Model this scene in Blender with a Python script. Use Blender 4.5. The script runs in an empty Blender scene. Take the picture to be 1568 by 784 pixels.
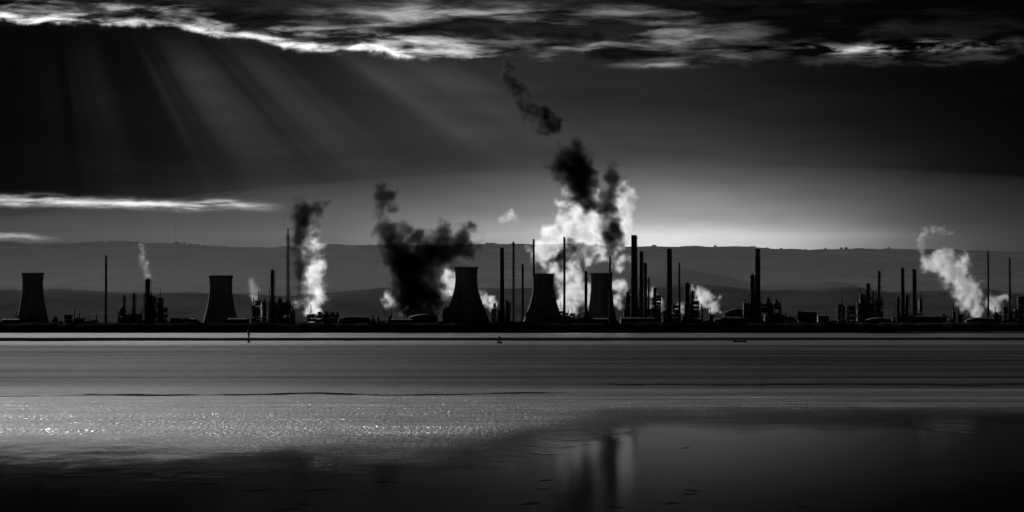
import bpy, math, random
from mathutils import Vector, noise as mnoise
random.seed(7)
scene=bpy.context.scene
K=0.0001829; HC=6.0; HY=503.0
def X(px,d): return (px-784)*K*d
def Z(py,d): return HC+(HY-py)*K*d

# ---------------- node expression helper ----------------
class E:
    def __init__(s,nt,sock): s.nt=nt; s.s=sock
    def _b(s,op,o,rev=False,c=None):
        n=s.nt.nodes.new('ShaderNodeMath'); n.operation=op
        a,b=(o,s) if rev else (s,o)
        for i,v in enumerate((a,b,c)):
            if v is None: continue
            if isinstance(v,E): s.nt.links.new(v.s,n.inputs[i])
            else: n.inputs[i].default_value=float(v)
        return E(s.nt,n.outputs[0])
    def __add__(s,o): return s._b('ADD',o)
    __radd__=__add__
    def __sub__(s,o): return s._b('SUBTRACT',o)
    def __rsub__(s,o): return s._b('SUBTRACT',o,True)
    def __mul__(s,o): return s._b('MULTIPLY',o)
    __rmul__=__mul__
    def __truediv__(s,o): return s._b('DIVIDE',o)
    def __pow__(s,o): return s._b('POWER',o)
    def f(s,op,o=None,c=None): return s._b(op,o,False,c)
    def ss(s,a,b,lo=0.0,hi=1.0):
        n=s.nt.nodes.new('ShaderNodeMapRange'); n.interpolation_type='SMOOTHSTEP'
        s.nt.links.new(s.s,n.inputs['Value'])
        for nm,v in (('From Min',a),('From Max',b),('To Min',lo),('To Max',hi)):
            if isinstance(v,E): s.nt.links.new(v.s,n.inputs[nm])
            else: n.inputs[nm].default_value=v
        return E(s.nt,n.outputs['Result'])
    def gauss(s,c,w):
        t=(s-c)/w
        return (t*t*-1.0).f('EXPONENT')
def comb(nt,x,y,z=0.0):
    n=nt.nodes.new('ShaderNodeCombineXYZ')
    for i,v in enumerate((x,y,z)):
        if isinstance(v,E): nt.links.new(v.s,n.inputs[i])
        else: n.inputs[i].default_value=float(v)
    return n.outputs[0]
def noise(nt,vec,scale=1.0,detail=3.0,rough=0.5,dist=0.0):
    n=nt.nodes.new('ShaderNodeTexNoise')
    if vec is not None: nt.links.new(vec,n.inputs['Vector'])
    n.inputs['Scale'].default_value=scale; n.inputs['Detail'].default_value=detail
    n.inputs['Roughness'].default_value=rough; n.inputs['Distortion'].default_value=dist
    return E(nt,n.outputs[0])

# ---------------- world / sky ----------------
SUNPX,SUNPY=60,-230
sun_az=math.radians(-19.0); sun_el=math.radians(11.0)
w=bpy.data.worlds.new("World"); scene.world=w; w.use_nodes=True
w.cycles.sampling_method='NONE'
nt=w.node_tree; nt.nodes.clear()
out=nt.nodes.new('ShaderNodeOutputWorld'); bg=nt.nodes.new('ShaderNodeBackground')
nt.links.new(bg.outputs[0],out.inputs[0])
tc=nt.nodes.new('ShaderNodeTexCoord'); sep=nt.nodes.new('ShaderNodeSeparateXYZ')
nt.links.new(tc.outputs['Generated'],sep.inputs[0])
dx,dy,dz=[E(nt,sep.outputs[i]) for i in range(3)]
u=dx.f('ARCTAN2',dy)/K+784.0
v=HY-dz.f('MAXIMUM',-1.0).f('MINIMUM',1.0).f('ARCSINE')/K
warp=noise(nt,comb(nt,u/260,v/60),1.0,3,0.5)-0.5
# horizon glow
fall=((360.0-v).f('MAXIMUM',0.0)/-42.0).f('EXPONENT')
fallw=((360.0-v).f('MAXIMUM',0.0)/-95.0).f('EXPONENT')
glow=fall*(u.gauss(1040,265)*0.58+u.gauss(780,440)*0.11)+fallw*u.gauss(850,420)*0.045
mid=u.gauss(720,390)*v.ss(-50,160,0.6,1.0)*0.017+0.0010
# crepuscular rays fanning out from the hidden sun
th=(u-SUNPX).f('ARCTAN2',v-SUNPY)
rn=noise(nt,comb(nt,th*6.0,3.3),1.0,3,0.55)
rays=rn.ss(0.36,0.68)*u.gauss(390,240)*v.ss(40,110)*v.ss(370,90)*0.030
rays=rays+rn.ss(0.34,0.64)*u.gauss(720,240)*v.ss(70,130)*v.ss(340,150)*0.024
mid=mid+rays
darkl=1.0-u.ss(330,60)*v.ss(310,286)*0.4
# left horizontal bright breaks
n2=noise(nt,comb(nt,u/90,v/9,4.0),1.0,4,0.6)
lc=v+(noise(nt,comb(nt,u/110,v/40,7.0),1.0,4,0.6)-0.5)*24.0 - u*0.018
str1=lc.gauss(308,6.0)*u.ss(450,300)*n2.ss(0.28,0.62)*0.9
str1=str1+lc.gauss(362,3.5)*u.ss(110,40)*n2.ss(0.25,0.6)*0.4
str1=str1+v.ss(308,325)*u.ss(520,100)*0.035
# upper cloud deck
nedge=noise(nt,comb(nt,u/95,v/90,1.5),1.0,5,0.6)-0.5
edge=u.ss(180,640)*44.0+44.0+nedge*46.0+u.ss(760,1000)*12.0
above=edge-v
fine=noise(nt,comb(nt,u/90,v/18,2.0),1.0,6,0.6,0.4)
big=noise(nt,comb(nt,u/230+warp*0.8,v/31+warp*1.2,9.0),1.0,5,0.55,0.3)
rim=above.gauss(7.0,6.0)*above.ss(-3,4)*fine.ss(0.36,0.6)*u.ss(800,600,0.02,1.1)
rim2=above.gauss(22.0,13.0)*fine.ss(0.45,0.7)*u.ss(900,500,0.04,0.5)
inclo=above.ss(-6,14)
streak=inclo*big.ss(0.47,0.70)*fine.ss(0.34,0.64,0.22,1.0)*(u.gauss(730,320)*0.72+u.gauss(100,200)*0.22+0.005)*v.ss(-4,34,0.12,1.0)
sr=(v-(noise(nt,comb(nt,u/90,5.5),1.0,3,0.5)-0.5)*26.0).gauss(78,7)*u.gauss(1360,100)*fine.ss(0.44,0.66)*0.75
sr=sr+v.gauss(100,4)*u.gauss(1005,45)*fine.ss(0.35,0.6)*0.3
base=inclo*(u.gauss(620,380)*0.03+0.0012)*fine.ss(0.2,0.8)
up=(rim+rim2+streak+sr)*v.ss(-160,-20)+base
# glare of the veiled sun above the frame
glare=u.gauss(150,420)*v.gauss(-330,200)*2.3+u.gauss(400,800)*v.gauss(-420,300)*0.02
glare=glare*big.ss(0.3,0.65,0.45,1.0)*v.ss(-10,-120)
lowm=1.0-inclo*0.94
sky=(glow+mid)*darkl*lowm+str1+up+glare
mott=noise(nt,comb(nt,u/420,v/70,6.0),1.0,4,0.5).ss(0.25,0.75,0.72,1.18)
sky=sky*mott*v.ss(HY+60,HY,0.0,1.0)
st=nt.nodes.new('ShaderNodeTexSky'); st.sky_type='NISHITA'; st.sun_disc=False
st.sun_elevation=sun_el; st.sun_rotation=sun_az
bw=nt.nodes.new('ShaderNodeRGBToBW'); nt.links.new(st.outputs[0],bw.inputs[0])
sky=sky+E(nt,bw.outputs[0])*0.00004
nt.links.new(sky.s,bg.inputs['Color']); bg.inputs['Strength'].default_value=1.0

# ---------------- sun ----------------
sl=bpy.data.lights.new("sun","SUN"); sl.energy=3.5; sl.angle=math.radians(1.0); sl.color=(1,1,1)
so=bpy.data.objects.new("sun",sl); scene.collection.objects.link(so)
sd=Vector((math.sin(sun_az)*math.cos(sun_el),math.cos(sun_az)*math.cos(sun_el),math.sin(sun_el)))
so.rotation_euler=(-sd).to_track_quat('-Z','Y').to_euler()

# ---------------- materials ----------------
def surf(name,col,rough=0.85,scale=0.2,var=0.4,stretch=(1,1,1),spec=0.05):
    m=bpy.data.materials.new(name); m.use_nodes=True; t=m.node_tree
    p=t.nodes['Principled BSDF']; g=t.nodes.new('ShaderNodeNewGeometry')
    mp=t.nodes.new('ShaderNodeMapping'); mp.inputs['Scale'].default_value=stretch
    t.links.new(g.outputs['Position'],mp.inputs[0])
    n=noise(t,mp.outputs[0],scale,5,0.6)
    c=n.ss(0.3,0.7,col*(1-var),col*(1+var))
    t.links.new(c.s,p.inputs['Base Color']); p.inputs['Roughness'].default_value=rough
    p.inputs['Specular IOR Level'].default_value=spec
    return m
M_conc=surf("weathered_concrete",0.2,0.9,0.15,0.35,(1,1,0.15))
M_steel=surf("painted_steel",0.08,0.8,0.4,0.4)
M_dark=surf("dark_stack_steel",0.05,0.8,0.3,0.3,(1,1,0.2))
M_land=surf("rough_grass_ground",0.04,1.0,0.02,0.5,spec=0)
M_leaf=surf("dark_foliage",0.04,1.0,0.3,0.5,spec=0)
M_hill=surf("moorland",0.045,1.0,0.004,0.8,spec=0)
M_mud=surf("wet_mud",0.02,1.0,0.1,0.4,spec=0)
M_weed=surf("seaweed",0.015,1.0,2.0,0.4,spec=0)
M_paint=surf("weathered_paint",0.10,0.8,2.0,0.4)

# ---------------- mesh builder ----------------
class MB:
    def __init__(s): s.v=[]; s.f=[]
    def lathe(s,cx,cy,prof,seg=16,cap=True):
        b=len(s.v)
        for r,z in prof:
            for i in range(seg):
                a=2*math.pi*i/seg; s.v.append((cx+r*math.cos(a),cy+r*math.sin(a),z))
        for j in range(len(prof)-1):
            for i in range(seg):
                i2=(i+1)%seg
                s.f.append((b+j*seg+i,b+j*seg+i2,b+(j+1)*seg+i2,b+(j+1)*seg+i))
        if cap:
            s.f.append(tuple(b+(len(prof)-1)*seg+i for i in range(seg)))
            s.f.append(tuple(b+i for i in reversed(range(seg))))
    def box(s,x0,x1,y0,y1,z0,z1):
        b=len(s.v)
        s.v+=[(x0,y0,z0),(x1,y0,z0),(x1,y1,z0),(x0,y1,z0),(x0,y0,z1),(x1,y0,z1),(x1,y1,z1),(x0,y1,z1)]
        s.f+=[tuple(b+i for i in q) for q in ((0,3,2,1),(4,5,6,7),(0,1,5,4),(1,2,6,5),(2,3,7,6),(3,0,4,7))]
    def beam(s,p,q,r,r2=None,seg=4):
        p=Vector(p);q=Vector(q);d=(q-p).normalized()
        a=d.cross(Vector((0,0,1)) if abs(d.z)<0.9 else Vector((1,0,0))).normalized(); c=d.cross(a)
        if r2 is None:r2=r
        b=len(s.v)
        for o,rr in ((p,r),(q,r2)):
            for i in range(seg):
                t=2*math.pi*(i+.5)/seg; s.v.append(tuple(o+a*rr*math.cos(t)+c*rr*math.sin(t)))
        for i in range(seg):
            i2=(i+1)%seg; s.f.append((b+i,b+i2,b+seg+i2,b+seg+i))
        s.f.append(tuple(b+i for i in range(seg))); s.f.append(tuple(b+seg+i for i in reversed(range(seg))))
    def blob(s,c,r,rs=None,sq=1.0,sx=1.0):
        b=len(s.v); R=rs or random
        t=(1+5**.5)/2
        for x,y,z in ((-1,t,0),(1,t,0),(-1,-t,0),(1,-t,0),(0,-1,t),(0,1,t),(0,-1,-t),(0,1,-t),(t,0,-1),(t,0,1),(-t,0,-1),(-t,0,1)):
            q=r*R.uniform(.6,1.25)/1.9; s.v.append((c[0]+x*q*sx,c[1]+y*q,c[2]+z*q*sq))
        for f in ((0,11,5),(0,5,1),(0,1,7),(0,7,10),(0,10,11),(1,5,9),(5,11,4),(11,10,2),(10,7,6),(7,1,8),(3,9,4),(3,4,2),(3,2,6),(3,6,8),(3,8,9),(4,9,5),(2,4,11),(6,2,10),(8,6,7),(9,8,1)):
            s.f.append(tuple(b+i for i in f))
    def obj(s,name,mat,smooth=False,parent=None):
        me=bpy.data.meshes.new(name); me.from_pydata(s.v,[],s.f); me.update()
        me.materials.append(mat)
        if smooth:
            for p in me.polygons: p.use_smooth=True
        o=bpy.data.objects.new(name,me); scene.collection.objects.link(o)
        if parent: o.parent=parent
        return o
GZ=3.0
# ---------------- cooling towers ----------------
def cooling_tower(px,pytop,wtop,wbase,d):
    m=MB(); cx=X(px,d); zt=Z(pytop,d); rt=wtop*K*d/2; rb=wbase*K*d/2
    H=zt-GZ-6; z0=GZ+6
    rth=rt*0.93; zth=0.80
    prof=[]
    for i in range(25):
        t=i/24
        if t<zth: r=rth*math.sqrt(1+((rb/rth)**2-1)*((zth-t)/zth)**2)
        else: r=rth+(rt-rth)*((t-zth)/(1-zth))**1.6
        prof.append((r,z0+H*t))
    prof.append((rt+0.9,zt-1.2)); prof.append((rt+0.9,zt)); prof.append((rt-0.6,zt))
    for i in range(8): 
        t=1-i/8*0.5
        r=rth+(rt-rth)*max(0,(t-zth)/(1-zth))-0.8 if t>zth else rth*math.sqrt(1+((rb/rth)**2-1)*((zth-t)/zth)**2)-0.8
        prof.append((r,z0+H*t-0.3))
    m.lathe(cx,d,prof,64,cap=False)
    n=32
    for i in range(n):
        a=2*math.pi*i/n; a2=2*math.pi*(i+1)/n; am=(a+a2)/2
        top=(cx+rb*math.cos(am),d+rb*math.sin(am),z0+.3)
        for q in (a,a2): m.beam((cx+(rb+1.5)*math.cos(q),d+(rb+1.5)*math.sin(q),GZ-.5),top,0.5)
    m.lathe(cx,d,[(rb+3,GZ-1),(rb+3,GZ+1),(rb+2.4,GZ+1),(rb+2.4,GZ-.5)],48,cap=False)
    m.box(cx-.5,cx+.5,d-rb-1,d-rb-.2,GZ,z0+2)
    for i in range(0,64,2):
        a=2*math.pi*i/64; m.beam((cx+rt*math.cos(a),d+rt*math.sin(a),zt),(cx+rt*math.cos(a),d+rt*math.sin(a),zt+1.3),.12)
    return m.obj("cooling_tower",M_conc,True)
for a in ((50,418,34,54,5350),(338,422,37,58,5300),(714,409,36,80,5150),(832,419,34,68,5200),(921,418,35,52,5330)):
    cooling_tower(*a)

# ---------------- stacks, columns, masts ----------------
def stack(px,py,wpx,d,name="chimney_stack",plats=2):
    m=MB(); cx=X(px,d); zt=Z(py,d); r=max(0.8,wpx*K*d/2)
    H=zt-GZ
    prof=[(r*1.25,GZ-.5),(r*1.2,GZ+H*.15),(r*1.05,GZ+H*.5),(r*.95,zt-5),(r*1.0,zt-4.8),(r*1.0,zt-3.8),(r*.93,zt-3.6),(r*.93,zt-.8),(r*1.08,zt-.7),(r*1.08,zt),(r*.8,zt),(r*.8,zt-3)]
    m.lathe(cx,d,prof,20,cap=False)
    for i in range(plats):
        z=GZ+H*(0.97-i*0.22)
        m.lathe(cx,d,[(r,z-.3),(r+.8,z-.15),(r+.8,z),(r,z)],20,cap=False)
        for k in range(10):
            a=2*math.pi*k/10; m.beam((cx+(r+.7)*math.cos(a),d+(r+.7)*math.sin(a),z),(cx+(r+.7)*math.cos(a),d+(r+.7)*math.sin(a),z+1.2),.08)
        m.lathe(cx,d,[(r+.65,z+1.1),(r+.8,z+1.1),(r+.8,z+1.25),(r+.65,z+1.25)],20,cap=False)
    m.box(cx+r*1.0,cx+r+.5,d-.4,d+.4,GZ,zt-2)
    return m.obj(name,M_dark,True)
for a in ((768.5,379,6,5180),(971,360,9,5150),(982,385,5.5,5180),(1025,381,7,5160),(1160,381,7.5,5160),(988,402,4.5,5230),(1382,410,5,5300),(1400,412,6,5300)):
    stack(*a)
for a in ((162,391,2.8,5200),(786,370,3,5250),(800,404,3,5260),(817,366,3,5260),(864,363,3,5160),(1040,402,2.6,5260),(934,392,2.6,5150),(1513,385,2.4,5300),(1546,395,2.4,5300),(897,415,4,5180)):
    stack(*a,plats=0)
def flare(px,py,d,wpx=4.5):
    m=MB(); cx=X(px,d); zt=Z(py,d); w=wpx*K*d/2
    m.lathe(cx,d,[(.9,GZ),(.9,zt-2),(1.3,zt-1.8),(1.3,zt)],10)
    n=int((zt-GZ)/5); cor=[(-1,-1),(1,-1),(1,1),(-1,1)]
    def pt(c,z):
        s=w*(1.25-.45*(z-GZ)/(zt-GZ)); return (cx+c[0]*s,d+c[1]*s,z)
    zs=[GZ+(zt-8-GZ)*i/n for i in range(n+1)]
    for i in range(n):
        for j in range(4):
            a,b=cor[j],cor[(j+1)%4]
            m.beam(pt(a,zs[i]),pt(a,zs[i+1]),.35); m.beam(pt(a,zs[i]),pt(b,zs[i+1]),.22)
            m.beam(pt(a,zs[i+1]),pt(b,zs[i+1]),.22)
        if i%4==3: m.box(cx-w*1.2,cx+w*1.2,d-w*1.2,d+w*1.2,zs[i+1],zs[i+1]+.3)
    m.obj("flare_stack",M_steel)
flare(441,350,5200)
def column(px,py,wpx,d,seed,name="distillation_column"):
    R=random.Random(seed)
    m=MB(); cx=X(px,d); zt=Z(py,d); r=wpx*K*d/2
    H=zt-GZ; prof=[(r*1.1,GZ-.5),(r*1.1,GZ+6),(r,GZ+7),(r,GZ+H*.55),(r*.86,GZ+H*.58),(r*.86,zt-2),(r*.7,zt-.8),(r*.3,zt-.2),(.2,zt)]
    m.lathe(cx,d,prof,20)
    z=GZ+10
    while z<zt-1:
        rr=r+1.3
        m.lathe(cx,d,[(r*.8,z-.25),(rr,z-.1),(rr,z+.1),(r*.8,z+.1)],16,cap=False)
        m.lathe(cx,d,[(rr-.15,z+1),(rr,z+1),(rr,z+1.2),(rr-.15,z+1.2)],16,cap=False)
        for q in range(8):
            a=q*math.pi/4; m.beam((cx+rr*math.cos(a),d+rr*math.sin(a),z),(cx+rr*math.cos(a),d+rr*math.sin(a),z+1.2),.08)
        z+=R.uniform(4,11)
    m.beam((cx+r+.9,d,GZ),(cx+r+.9,d,zt-3),.45,seg=8); m.beam((cx+r+.9,d,zt-3),(cx,d,zt+1.5),.4,seg=8)
    m.beam((cx-r-.8,d-.5,GZ),(cx-r-.8,d-.5,zt-H*.3),.35,seg=8)
    m.obj(name,M_steel,True)
for i,a in enumerate(((417,413,6.5,5200),(226,427,9,5230),(1052,433,8,5200),(1152,420,8,5170),(1346,415,4.5,5250),(1329,433,6,5250),(1319,450,5,5260),(245,462,5,5230),(428,455,5,5200),(1003,440,6,5200),(961,446,5,5200),(1060,446,4,5210),(1389,452,4,5290),(190,452,4,5250),(205,449,5,5250),(1337,446,4,5250),(993,425,3,5200),(1176,456,5,5170),(776,460,5,5180),(1375,455,5,5290))):
    column(*a,seed=i)

def process_unit(px0,px1,py,d,seed):
    R=random.Random(seed); m=MB(); x0,x1=X(px0,d),X(px1,d); zt=Z(py,d)
    ys=(d-8,d,d+8); x=x0; h=R.uniform(.5,1)
    ws=[]
    while x<x1-2: 
        bw=R.uniform(3,11); ws.append((x,min(bw,x1-x))); x+=bw+R.choice((0,0,R.uniform(.5,4)))
    big=R.randrange(len(ws))
    for i,(a,bw) in enumerate(ws):
        b=a+bw-.05; h=min(.95,max(.45,h+R.uniform(-.35,.35)))
        if i==big: h=1.0
        top=GZ+(zt-GZ)*h; fh=R.uniform(3.5,7); nf=max(2,int((top-GZ)/fh)); f=(top-GZ)/nf
        for y in ys:
            for xx in (a,b-.4): m.box(xx,xx+.4,y,y+.4,GZ,top)
        for k in range(1,nf+1):
            z=GZ+k*f+R.uniform(-.6,0); m.box(a,b,ys[0]-.5,ys[2]+.5,z-.4-R.random()*.1,z)
            if R.random()<.5: m.beam((a+.2,ys[0]-.2,z-f),(b-.2,ys[0]-.2,z),.16)
            q=R.random()
            if q<.45: m.lathe((a+b)/2,d-2,[(bw*.2,z-f+.1),(bw*.4,z-f+.8),(bw*.4,z-1.2),(bw*.15,z-.5)],12)
            elif q<.7: m.beam((a+.5,d-3,z-f*.5),(b-.5,d-3,z-f*.5),f*.36,seg=10)
            elif q<.95: m.box(a+.1,b-.6,d-5,d+5,z-f+.02,z-.6)
        if R.random()<.6:
            hh=R.uniform(3,13); xx=R.uniform(a+.5,b-.5); rr=R.uniform(.35,.9); m.lathe(xx,d,[(rr,top),(rr*.9,top+hh),(rr*1.2,top+hh),(rr*1.2,top+hh+.6)],10)
        if R.random()<.35: m.lathe((a+b)/2,d+3,[(bw*.3,top),(bw*.3,top+3),(bw*.1,top+4)],12)
        if R.random()<.3: m.beam((a,d,top),(a+R.uniform(-9,9),d,top+R.uniform(3,9)),.3)
    for k in range(3):
        z=GZ+6+k*2; m.beam((x0-12,d-9,z),(x1+12,d-9,z),.35,seg=8)
    for x in (x0-11,x1+11): m.box(x-.3,x+.3,d-10,d-8,GZ,GZ+11)
    m.obj("process_unit",M_steel)
for i,a in enumerate(((181,258,450,5240),(386,452,460,5210),(752,784,462,5190),(955,1012,446,5190),(1014,1042,466,5200),(1044,1076,458,5210),(1138,1196,460,5190),(1282,1312,466,5260),(1312,1352,450,5270),(1366,1412,458,5310),(1516,1580,454,5330),(855,905,472,5200),(470,520,480,5200),(100,150,482,5230),(1200,1222,484,5230),(1440,1480,475,5300),(1085,1140,481,5220),(560,600,484,5230),(20,90,484,5260))):
    process_unit(*a,seed=i+40)

def tank(px,py,wpx,d,name="storage_tank"):
    m=MB(); cx=X(px,d); zt=Z(py,d); r=wpx*K*d/2; H=zt-GZ
    m.lathe(cx,d,[(r,GZ-.3),(r,GZ+H*.8),(r+.25,GZ+H*.8),(r+.25,GZ+H*.82),(r*.98,GZ+H*.83),(r*.8,GZ+H*.9),(r*.5,GZ+H*.96),(r*.2,zt-.1),(.3,zt)],40)
    for i in range(24):
        a=2*math.pi*i/24; m.beam((cx+r*math.cos(a),d+r*math.sin(a),GZ+H*.82),(cx+r*math.cos(a),d+r*math.sin(a),GZ+H*.82+1.2),.1)
    for i in range(14):
        a=-2.4+i*.11; m.box(cx+(r+.1)*math.cos(a)-.5,cx+(r+.1)*math.cos(a)+.5,d+(r+.1)*math.sin(a)-.5,d+(r+.1)*math.sin(a)+.5,GZ+i*H*.05,GZ+i*H*.05+.3)
    m.obj(name,M_paint)
for a in ((543,484,50,5080),(648,481,44,5080),(1120,485,54,5080),(1128,473,40,5240),(684,470,12,5100),(1060,487,34,5080),(1345,486,40,5090),(1500,486,44,5120)):
    tank(*a)
def shed(px0,px1,py,d):
    m=MB(); x0,x1=X(px0,d),X(px1,d); z=Z(py,d); e=z-1.6; y0,y1=d-12,d+12
    m.box(x0,x1,y0,y1,GZ-.3,e)
    b=len(m.v); m.v+=[(x0-.5,y0-.5,e+.01),(x1+.5,y0-.5,e+.01),(x1+.5,y1+.5,e+.01),(x0-.5,y1+.5,e+.01),(x0-.5,d,z),(x1+.5,d,z)]
    m.f+=[tuple(b+i for i in q) for q in ((0,1,5,4),(3,4,5,2),(0,4,3),(1,2,5),(0,3,2,1))]
    n=max(2,int((x1-x0)/6))
    for i in range(n):
        xx=x0+(i+.5)*(x1-x0)/n; m.box(xx-1.2,xx+1.2,y0-.12,y0-.02,GZ+4,GZ+6); m.lathe(xx,d,[(.5,z-.5),(.5,z+.8),(.8,z+.9),(.2,z+1.4)],8)
    m.box(x0+2,x0+6,y0-.15,y0-.03,GZ,GZ+3.6)
    m.obj("warehouse_building",M_paint)
for a in ((1222,1250,476,5120),(1252,1268,482,5130),(262,300,487,5100),(870,930,487,5060),(950,1010,486,5070),(1395,1440,483,5150),(1170,1200,482,5110),(5,30,488,5130),(600,640,488,5070),(350,380,487,5090)):
    shed(*a)

# ---------------- land, embankment, trees ----------------
def grid(name,x0,x1,nx,ys,fz,mat,smooth=True):
    m=MB(); ny=len(ys)
    for y in ys:
        for i in range(nx):
            x=x0+(x1-x0)*i/(nx-1); m.v.append((x,y,fz(x,y)))
    for j in range(ny-1):
        for i in range(nx-1):
            a=j*nx+i; m.f.append((a,a+1,a+nx+1,a+nx))
    return m.obj(name,mat,smooth)
def nz(x,y,s,o=3): return mnoise.fractal(Vector((x/s,y/s,3.1)),1.0,2.0,o)
grid("ground",-16000,16000,60,[5040,5400,6500,8000,12000,20000,40000],lambda x,y:GZ-.02,M_land)
def fb(x,y):
    t=(y-4860)/(5030-4860)
    z=-1+ (1-abs(2*t-1)**2.0)*(15+1.4*nz(x,0,80)+1.2*nz(x,9,14))
    return z if t<0.5 else max(z,GZ-.5)
grid("shore_embankment",-3000,3000,1500,[4860,4868,4880,4900,4925,4945,4965,4985,5005,5030,5050],fb,M_land)
m=MB(); R=random.Random(5)
for i in range(1100):
    x=R.uniform(-1100,1100); y=R.uniform(4935,4985); c=nz(x,50,60)+.15*R.random()
    if c<-.05: continue
    h=R.uniform(1,3)+3.5*max(0,c); z=12.6
    m.beam((x,y,z-2),(x+R.uniform(-.4,.4),y,z+h*.7),.25,.1)
    for k in range(4): m.blob((x+R.uniform(-2,2),y+R.uniform(-2,2),z+h*R.uniform(.35,.95)),R.uniform(1.0,1.9),R)
m.obj("distant_trees",M_leaf)
def fs(x,y):
    t=(y-4350)/(4600-4350); e=min(1,max(0,(x-X(1325,4450))/60))
    return -.8+(1-abs(2*t-1)**2)*(3.2+.7*nz(x,2,50))*e**.5
grid("shore_spit",X(1310,4450),2500,300,[4350+i*25 for i in range(11)],fs,M_land)

def fm(x,y):
    c=2010+60*nz(x,0,500)+ (x*0.05); hw=270+120*nz(x,40,260)+60*nz(x,80,60)
    t=abs(y-c)/hw
    return 0.6*(1-t*t)-.03+.10*nz(x,y,25) if t<1.2 else -.4
grid("mudbank",-900,900,500,[1560+i*18 for i in range(54)],fm,M_mud)
def ridge(px0,px1,py,thick,seed,h=.07):
    d=HC/((py-HY)*K); x0,x1=X(px0,d),X(px1,d); dd=thick*d*d*K/HC
    def f(x,y):
        t=(x-x0)/(x1-x0); e=max(0,min(1,min(t,1-t)*5))*max(.25,min(1,.9+1.0*nz(x,seed*3,6)))
        c=d+dd*2.0*nz(x,seed*9,14); q=abs(y-c)/(dd*max(.3,(.6+.6*nz(x,seed*5,4))))
        return h*e*(1-q*q)-.015 if q<1.4 and q>=0 else -.08
    grid("mud_ridge",x0,x1,400,[d-dd*3+dd*6*i/40 for i in range(41)],f,M_mud)
ridge(90,930,603,1.8,1); ridge(880,1640,588,1.8,2); ridge(-100,300,606,1.0,3)
# hills
def fh(x,y):
    r1=math.exp(-((y-12500-700*nz(x,70,2500))/2200)**2); r2=math.exp(-((y-8300-300*nz(x,90,1500))/750)**2)
    px=x/(12500*K)+784
    h1=(503-(371+11*(px/1568)))*K*12500*(1+.09*nz(x,0,2300)+.04*nz(x,5,620)+.008*nz(x,5,90))
    h2=(503-448)*K*8300*(1+.55*nz(x,33,1500)+.2*nz(x,3,330))
    r3=math.exp(-((y-10200)/600)**2); h3=(503-412)*K*10200*(.6+1.1*nz(x,55,1700)+.25*nz(x,13,400))
    return GZ-1+max(h1*r1,h3*r3)+h2*r2+ (14*nz(x,y,420)+6*nz(x,y,130))*(r1+r2*.6)
grid("hills",-6500,6500,650,[6900+i*130 for i in range(90)],fh,M_hill)
m=MB(); R=random.Random(9)
for (pa,pb,n) in ((262,345,40),(130,150,6),(560,620,6),(640,780,10),(0,1568,50)):
    for i in range(n):
        px=R.uniform(pa,pb); y=12450+R.uniform(-60,60); x=(px-784)*K*y; z=fh(x,y)-3; h=R.uniform(4,12 if pa==262 else 7)
        m.beam((x,y,z-2),(x,y,z+h*.7),.8,.4)
        for k in range(3): m.blob((x+R.uniform(-6,6),y,z+h*R.uniform(.3,.9)),R.uniform(3,5.5),R)
m.obj("hilltop_trees",M_leaf)
def mast(px,py,d):
    m=MB(); x=X(px,d); zt=Z(py,d); zb=fh(x,d)-2; H=zt-zb
    for j in range(3):
        a=j*2.094; 
        for i in range(20):
            z0,z1=zb+H*.9*i/20,zb+H*.9*(i+1)/20
            m.beam((x+.9*math.cos(a),d+.9*math.sin(a),z0),(x+.9*math.cos(a),d+.9*math.sin(a),z1),.2)
            m.beam((x+.9*math.cos(a),d+.9*math.sin(a),z0),(x+.9*math.cos(a+2.094),d+.9*math.sin(a+2.094),z1),.1)
    m.beam((x,d,zb+H*.9),(x,d,zt),.5,.2)
    m.obj("radio_mast",M_steel)
mast(269,325,12500); mast(365,336,12500)

# ---------------- channel markers and boat ----------------
def marker(px,pyb,pyt):
    d=HC/((pyb-HY)*K); m=MB(); x=X(px,d); zt=Z(pyt,d)
    m.lathe(x,d,[(.35,-1),(.3,zt-1.6),(.3,zt-1.5)],12)
    for a in (0,2.09,4.19): m.beam((x+1.3*math.cos(a),d+1.3*math.sin(a),-1),(x,d,2.2),.15)
    m.lathe(x,d,[(.7,zt-1.5),(.7,zt-.5),(.1,zt)],12); m.lathe(x,d,[(.9,zt-2.2),(.9,zt-2.0)],12)
    m.obj("channel_marker",M_paint)
marker(381,525,505)
d=HC/((526-HY)*K); x=X(764.5,d); m=MB()
m.lathe(x,d,[(.4,-.5),(1.15,-.1),(1.2,.35),(1.0,.6),(.35,.7),(.28,2.0),(.5,2.1),(.5,2.6),(.1,3.0)],20)
for a in range(4): m.beam((x+.9*math.cos(a*1.57),d+.9*math.sin(a*1.57),.6),(x+.3*math.cos(a*1.57),d+.3*math.sin(a*1.57),2.1),.07)
m.obj("buoy",M_paint,True)
d=HC/((524-HY)*K); x=X(1133,d); m=MB(); L=3.0
secs=[]
for i in range(13):
    t=-1+2*i/12; wv=.95*(1-abs(t)**3)**.6+.05 if t>0 else .95*(1-.25*t*t); sh=.55+.25*t*t
    b=len(m.v); secs.append(b)
    for yy,zz in ((-wv,sh),(-wv*.85,.15),(-wv*.4,-.15),(wv*.4,-.15),(wv*.85,.15),(wv,sh),(wv*.86,sh-.02),(wv*.5,.1),(-wv*.5,.1),(-wv*.86,sh-.02)):
        m.v.append((x+t*L,d+yy,zz))
for i in range(12):
    for j in range(10):
        a,b=secs[i],secs[i+1]; m.f.append((a+j,b+j,b+(j+1)%10,a+(j+1)%10))
m.f.append(tuple(secs[0]+j for j in range(10))); m.f.append(tuple(secs[-1]+j for j in range(10)))
for t in (-.5,.1,.5): m.box(x+t*L-.15,x+t*L+.15,d-.8,d+.8,.38,.43)
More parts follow.
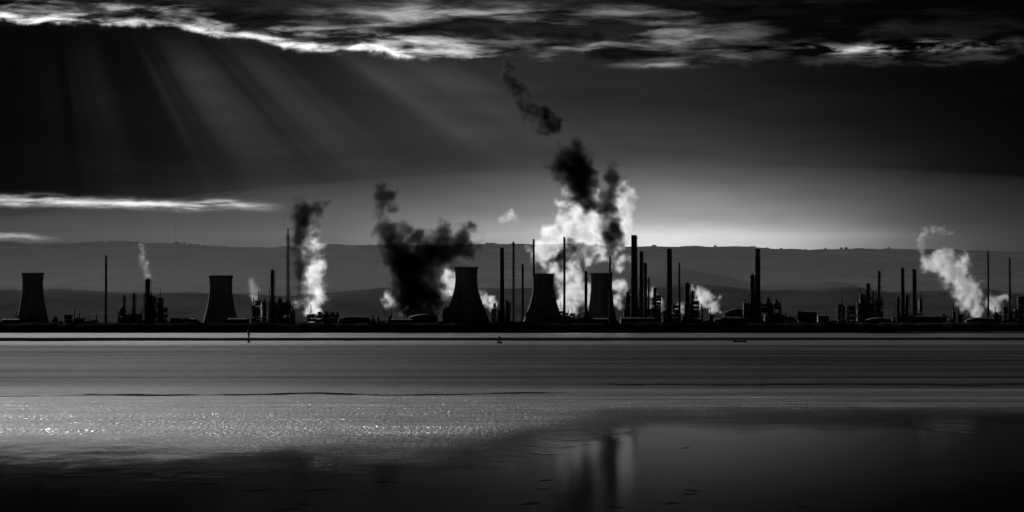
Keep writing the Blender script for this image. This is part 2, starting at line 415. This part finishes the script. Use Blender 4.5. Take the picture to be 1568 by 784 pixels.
m.box(x-L-.3,x-L+.05,d-.18,d+.18,.1,1.0)
m.obj("rowing_boat",M_paint)

# ---------------- seaweed patches ----------------
m=MB(); R=random.Random(21)
def weed(px,py,wpx):
    d=HC/((py-HY)*K); cx=X(px,d); wl=wpx*K*d
    for i in range(int(10+wpx*.6)):
        t=R.uniform(-.5,.5)*R.uniform(.5,1); rr=R.uniform(.04,.10)*(1.1-abs(t)*1.5)
        m.blob((cx+t*wl,d+R.uniform(-1,1)*.5*(1-abs(t)*1.6)+t*R.uniform(-1,1)+.5*math.sin(t*9+px),-.005),rr*1.4,R,.10,2.6)
for a in ((395,750,80),(490,750,110),(592,738,75),(810,771,55),(1030,770,60),(1060,750,40),(470,771,50),(940,776,40),(190,777,60),(320,740,40),(835,735,30),(830,749,35),(1055,756,30),(440,780,70),(1050,686,20),(170,752,30),(1230,775,25),(540,697,16)): weed(*a)
m.obj("seaweed",M_weed)

# ---------------- water ----------------
m=MB(); m.v=[(-12000,-1500,0),(12000,-1500,0),(12000,5060,0),(-12000,5060,0)]; m.f=[(0,1,2,3)]
mw=bpy.data.materials.new("estuary_water"); mw.use_nodes=True; t=mw.node_tree; t.nodes.clear()
g=t.nodes.new('ShaderNodeNewGeometry'); s=t.nodes.new('ShaderNodeSeparateXYZ'); t.links.new(g.outputs['Position'],s.inputs[0])
wx,wy=E(t,s.outputs[0]),E(t,s.outputs[1])
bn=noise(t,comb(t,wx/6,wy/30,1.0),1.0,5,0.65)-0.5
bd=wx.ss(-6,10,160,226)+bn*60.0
rip=(wy-bd).ss(-20,60)          # 0 calm near water -> 1 rippled water
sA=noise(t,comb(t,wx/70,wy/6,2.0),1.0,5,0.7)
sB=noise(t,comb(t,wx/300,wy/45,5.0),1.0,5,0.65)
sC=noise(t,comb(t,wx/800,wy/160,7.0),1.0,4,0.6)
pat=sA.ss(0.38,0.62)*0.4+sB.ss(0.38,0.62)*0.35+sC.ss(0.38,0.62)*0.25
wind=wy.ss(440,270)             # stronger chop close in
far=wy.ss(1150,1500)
rough=rip*(pat*0.20+0.12+wind*0.03)+0.05
w1=noise(t,comb(t,wx/0.32,wy/2.0,0.0),1.0,3,0.65)
w2=noise(t,comb(t,wx/5.0,wy/12.0,8.0),1.0,3,0.6)
gust=noise(t,comb(t,wx/14,wy/12,11.0),1.0,4,0.65).ss(0.35,0.65,0.65,1.2)
hgt=w1*rip*gust*(wind*0.17+0.04)+w2*(rip*0.28+0.006)
bp=t.nodes.new('ShaderNodeBump'); bp.inputs['Strength'].default_value=1.0; bp.inputs['Distance'].default_value=1.0
t.links.new(hgt.s,bp.inputs['Height'])
gl=t.nodes.new('ShaderNodeBsdfGlossy'); df=t.nodes.new('ShaderNodeBsdfDiffuse'); mx=t.nodes.new('ShaderNodeMixShader')
t.links.new(rough.s,gl.inputs['Roughness']); t.links.new(bp.outputs[0],gl.inputs['Normal'])
gc=rip*(pat*0.22+wind*0.40+far*0.42)+0.18  # reflection brightness painted into gloss colour: calm water darkened, chop and far strip brightened
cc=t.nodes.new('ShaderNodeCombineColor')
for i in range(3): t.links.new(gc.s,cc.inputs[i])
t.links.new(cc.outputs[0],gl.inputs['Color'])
df.inputs['Color'].default_value=(.004,.004,.004,1); mx.inputs[0].default_value=0.95
t.links.new(df.outputs[0],mx.inputs[1]); t.links.new(gl.outputs[0],mx.inputs[2])
mo=t.nodes.new('ShaderNodeOutputMaterial'); t.links.new(mx.outputs[0],mo.inputs['Surface'])
m.obj("water",mw)

# ---------------- volumes: steam, smoke, mist ----------------
def volmat(name,alb,dens,g,homog=False):
    m=bpy.data.materials.new(name); m.use_nodes=True; t=m.node_tree; t.nodes.clear()
    o=t.nodes.new('ShaderNodeOutputMaterial')
    if homog:
        p=t.nodes.new('ShaderNodeVolumeScatter')
    else:
        p=t.nodes.new('ShaderNodeVolumePrincipled')
    p.inputs['Color'].default_value=(alb,alb,alb,1); p.inputs['Density'].default_value=dens; p.inputs['Anisotropy'].default_value=g
    t.links.new(p.outputs[0],o.inputs['Volume']); return m
V_white=volmat("white_steam",0.98,0.05,0.72)
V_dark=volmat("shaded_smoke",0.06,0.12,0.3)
V_thin=volmat("thin_steam",0.9,0.014,0.7)
V_mist=volmat("mist",0.95,1.15e-5,0.6,True)
def volobj(name,mat,mn,mx,res,fieldfn,parent=None):
    ng=bpy.data.node_groups.new(name+"_field",'GeometryNodeTree')
    ng.interface.new_socket('Geometry',in_out='OUTPUT',socket_type='NodeSocketGeometry')
    go=ng.nodes.new('NodeGroupOutput'); vc=ng.nodes.new('GeometryNodeVolumeCube')
    pos=ng.nodes.new('GeometryNodeInputPosition')
    dn=fieldfn(ng,pos.outputs[0]); ng.links.new(dn.s,vc.inputs['Density'])
    vc.inputs['Min'].default_value=mn; vc.inputs['Max'].default_value=mx
    for i,a in enumerate(('X','Y','Z')): vc.inputs['Resolution '+a].default_value=max(4,int(res[i]))
    sm=ng.nodes.new('GeometryNodeSetMaterial'); sm.inputs['Material'].default_value=mat
    ng.links.new(vc.outputs[0],sm.inputs[0]); ng.links.new(sm.outputs[0],go.inputs[0])
    me=bpy.data.meshes.new(name); me.materials.append(mat)
    o=bpy.data.objects.new(name,me); scene.collection.objects.link(o)
    md=o.modifiers.new('plume','NODES'); md.node_group=ng
    if parent: o.parent=parent
    return o
def plume(name,mat,puffs,d,seed,parent=None,vox=1.8,amp=1.0,ns=1.0,soft=0.5):
    R=random.Random(seed); P=[]
    for q in puffs:
        px,py,r=q[:3]; dd=d+R.uniform(-.5,.5)*r*K*d
        P.append((X(px,d),dd,Z(py,d),r*K*d))
    pad=1.6
    mn=[min(c[i]-c[3]*pad for c in P) for i in range(3)]; mx=[max(c[i]+c[3]*pad for c in P) for i in range(3)]
    mn[2]=max(mn[2],GZ)
    rm=sum(c[3] for c in P)/len(P)
    def ff(ng,pos):
        def vm(op,a,b,sc=None):
            n=ng.nodes.new('ShaderNodeVectorMath'); n.operation=op
            ng.links.new(a,n.inputs[0])
            if b is not None:
                if isinstance(b,tuple): n.inputs[1].default_value=b
                else: ng.links.new(b,n.inputs[1])
            if sc is not None: n.inputs['Scale'].default_value=sc
            return n
        npos=vm('ADD',pos,(seed*131.0,0,0)).outputs[0]
        nv=ng.nodes.new('ShaderNodeTexNoise'); ng.links.new(npos,nv.inputs['Vector'])
        nv.inputs['Scale'].default_value=ns/(rm*1.3); nv.inputs['Detail'].default_value=4
        off=vm('SUBTRACT',nv.outputs['Color'],(.5,.5,.5)); off=vm('SCALE',off.outputs[0],None,rm*2.6*amp)
        wp=vm('ADD',pos,off.outputs[0]).outputs[0]
        F=None
        for c in P:
            dn=vm('DISTANCE',wp,(c[0],c[1],c[2])); e=1.0-E(ng,dn.outputs['Value'])/c[3]
            F=e if F is None else F.f('SMOOTH_MAX',e,0.3)
        n1=noise(ng,npos,ns/(rm*.6),6,0.68)
        n3=noise(ng,npos,ns/(rm*1.1),3,0.6)
        bl=(n1-0.5)*2.4+(n3-0.5)*1.0
        return (F+bl*amp-0.08).ss(0.0,soft)*n3.ss(0.3,0.62,0.30,1.25)
    res=[(mx[i]-mn[i])/(vox if i!=1 else vox*1.5) for i in range(3)]
    return volobj(name,mat,mn,mx,res,ff,parent)
def chain(pts,n=3):
    o=[]
    for a,b in zip(pts,pts[1:]):
        for i in range(n):
            t=i/n; o.append(tuple(a[j]+(b[j]-a[j])*t for j in range(3)))
    o.append(tuple(pts[-1][:3])); return o
def pgroup(name):
    e=bpy.data.objects.new(name,None); scene.collection.objects.link(e); return e
g1=pgroup("steam_plume")
plume("white_steam",V_white,chain([(480,486,12),(482,462,20),(479,430,22),(478,395,20),(476,360,16)],2)+[(456,462,10)],5320,1,g1,soft=.9)
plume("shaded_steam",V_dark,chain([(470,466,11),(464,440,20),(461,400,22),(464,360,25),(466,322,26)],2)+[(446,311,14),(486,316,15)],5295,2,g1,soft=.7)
g2=pgroup("steam_plume")
plume("white_steam",V_white,[(602,462,16),(616,470,14),(690,430,17),(685,450,14),(738,455,13),(752,464,11),(725,470,9)],5300,3,g2,soft=.8)
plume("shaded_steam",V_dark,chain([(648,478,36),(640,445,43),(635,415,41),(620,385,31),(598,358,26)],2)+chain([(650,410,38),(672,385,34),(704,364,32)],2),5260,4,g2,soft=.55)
plume("drifting_puff",V_dark,[(582,290,15),(588,302,20),(600,314,12)],5260,5,g2,vox=1.5)
g3=pgroup("steam_plume")
plume("white_steam",V_white,[(832,382,22),(848,360,23),(868,345,24),(862,310,15),(890,330,26),(915,340,29),(952,288,16),(957,316,18),(954,345,20),(948,370,19),(925,380,21),(890,385,28),(872,420,25),(880,450,25),(865,470,17),(905,450,19),(950,440,16),(945,465,13),(950,400,15),(905,300,16),(870,290,13),(848,410,16)],5420,6,g3,vox=2.0,soft=.8)
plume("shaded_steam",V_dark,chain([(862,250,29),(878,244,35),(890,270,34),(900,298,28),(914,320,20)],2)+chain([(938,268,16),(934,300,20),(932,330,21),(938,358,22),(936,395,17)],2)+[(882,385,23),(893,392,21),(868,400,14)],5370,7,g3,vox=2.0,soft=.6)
plume("white_puff",V_thin,[(776,332,10),(784,330,11),(768,337,8)],5300,8,g3,vox=1.4)
g4=pgroup("steam_plume")
plume("white_steam",V_white,[(998,450,13),(1006,462,14),(1068,445,13),(1078,458,16),(1092,468,12),(1062,470,14),(1040,474,10)],5300,9,g4,soft=.7)
g5=pgroup("steam_plume")
plume("white_steam",V_white,chain([(1424,402,15),(1446,402,23),(1464,416,27),(1476,440,24),(1492,462,19),(1500,476,14)],2)+[(1522,462,14),(1535,455,10)],5330,10,g5,soft=.8)
plume("thin_wisp",V_thin,chain([(1412,385,7),(1410,368,8),(1418,354,8),(1440,352,7),(1455,356,6)],2),5330,11,g5,vox=1.4,amp=1.2)
g6=pgroup("smoke_plume")
plume("thin_steam",V_thin,chain([(226,424,7),(224,410,9),(218,395,8),(217,378,7)],2),5240,16,g6,vox=1.4,amp=1.0,soft=1.0)
g7=pgroup("steam_plume")
plume("thin_steam",V_thin,chain([(398,478,8),(393,462,10),(388,445,10),(383,430,8)],2),5260,13,g7,vox=1.4,amp=1.0,soft=.9)
g8=pgroup("smoke_wisp")
plume("smoke",V_dark,chain([(782,104,14),(772,118,14),(788,132,16),(798,152,16),(815,170,19),(832,182,24),(850,190,17)],2),5300,14,g8,amp=1.1,soft=.6)
# lens-shaped mist bank lying on the plain in front of the hills
m=MB(); N=64; Mr=20
cx,cy,rx,ry,hz=500,9200,5200,3300,420
for j in range(Mr+1):
    t=j/Mr; rad=1-t; z=GZ+.5+hz*(1-rad*rad)**3
    for i in range(N):
        a=2*math.pi*i/N; m.v.append((cx+rx*rad*math.cos(a) if j<Mr else cx,cy+ry*rad*math.sin(a) if j<Mr else cy,z))
for j in range(Mr):
    for i in range(N):
        i2=(i+1)%N; m.f.append((j*N+i,j*N+i2,(j+1)*N+i2,(j+1)*N+i))
m.f.append(tuple(reversed(range(N))))
m.obj("mist_bank",V_mist)

# ---------------- camera ----------------
cam=bpy.data.cameras.new("camera"); co=bpy.data.objects.new("camera",cam); scene.collection.objects.link(co)
co.location=(0,0,HC); co.rotation_euler=(math.radians(90)+math.atan((HY-392)*K),0,0)
cam.sensor_width=36; cam.lens=18/(784*K); cam.clip_start=1; cam.clip_end=100000
scene.camera=co
scene.view_settings.view_transform='Standard'
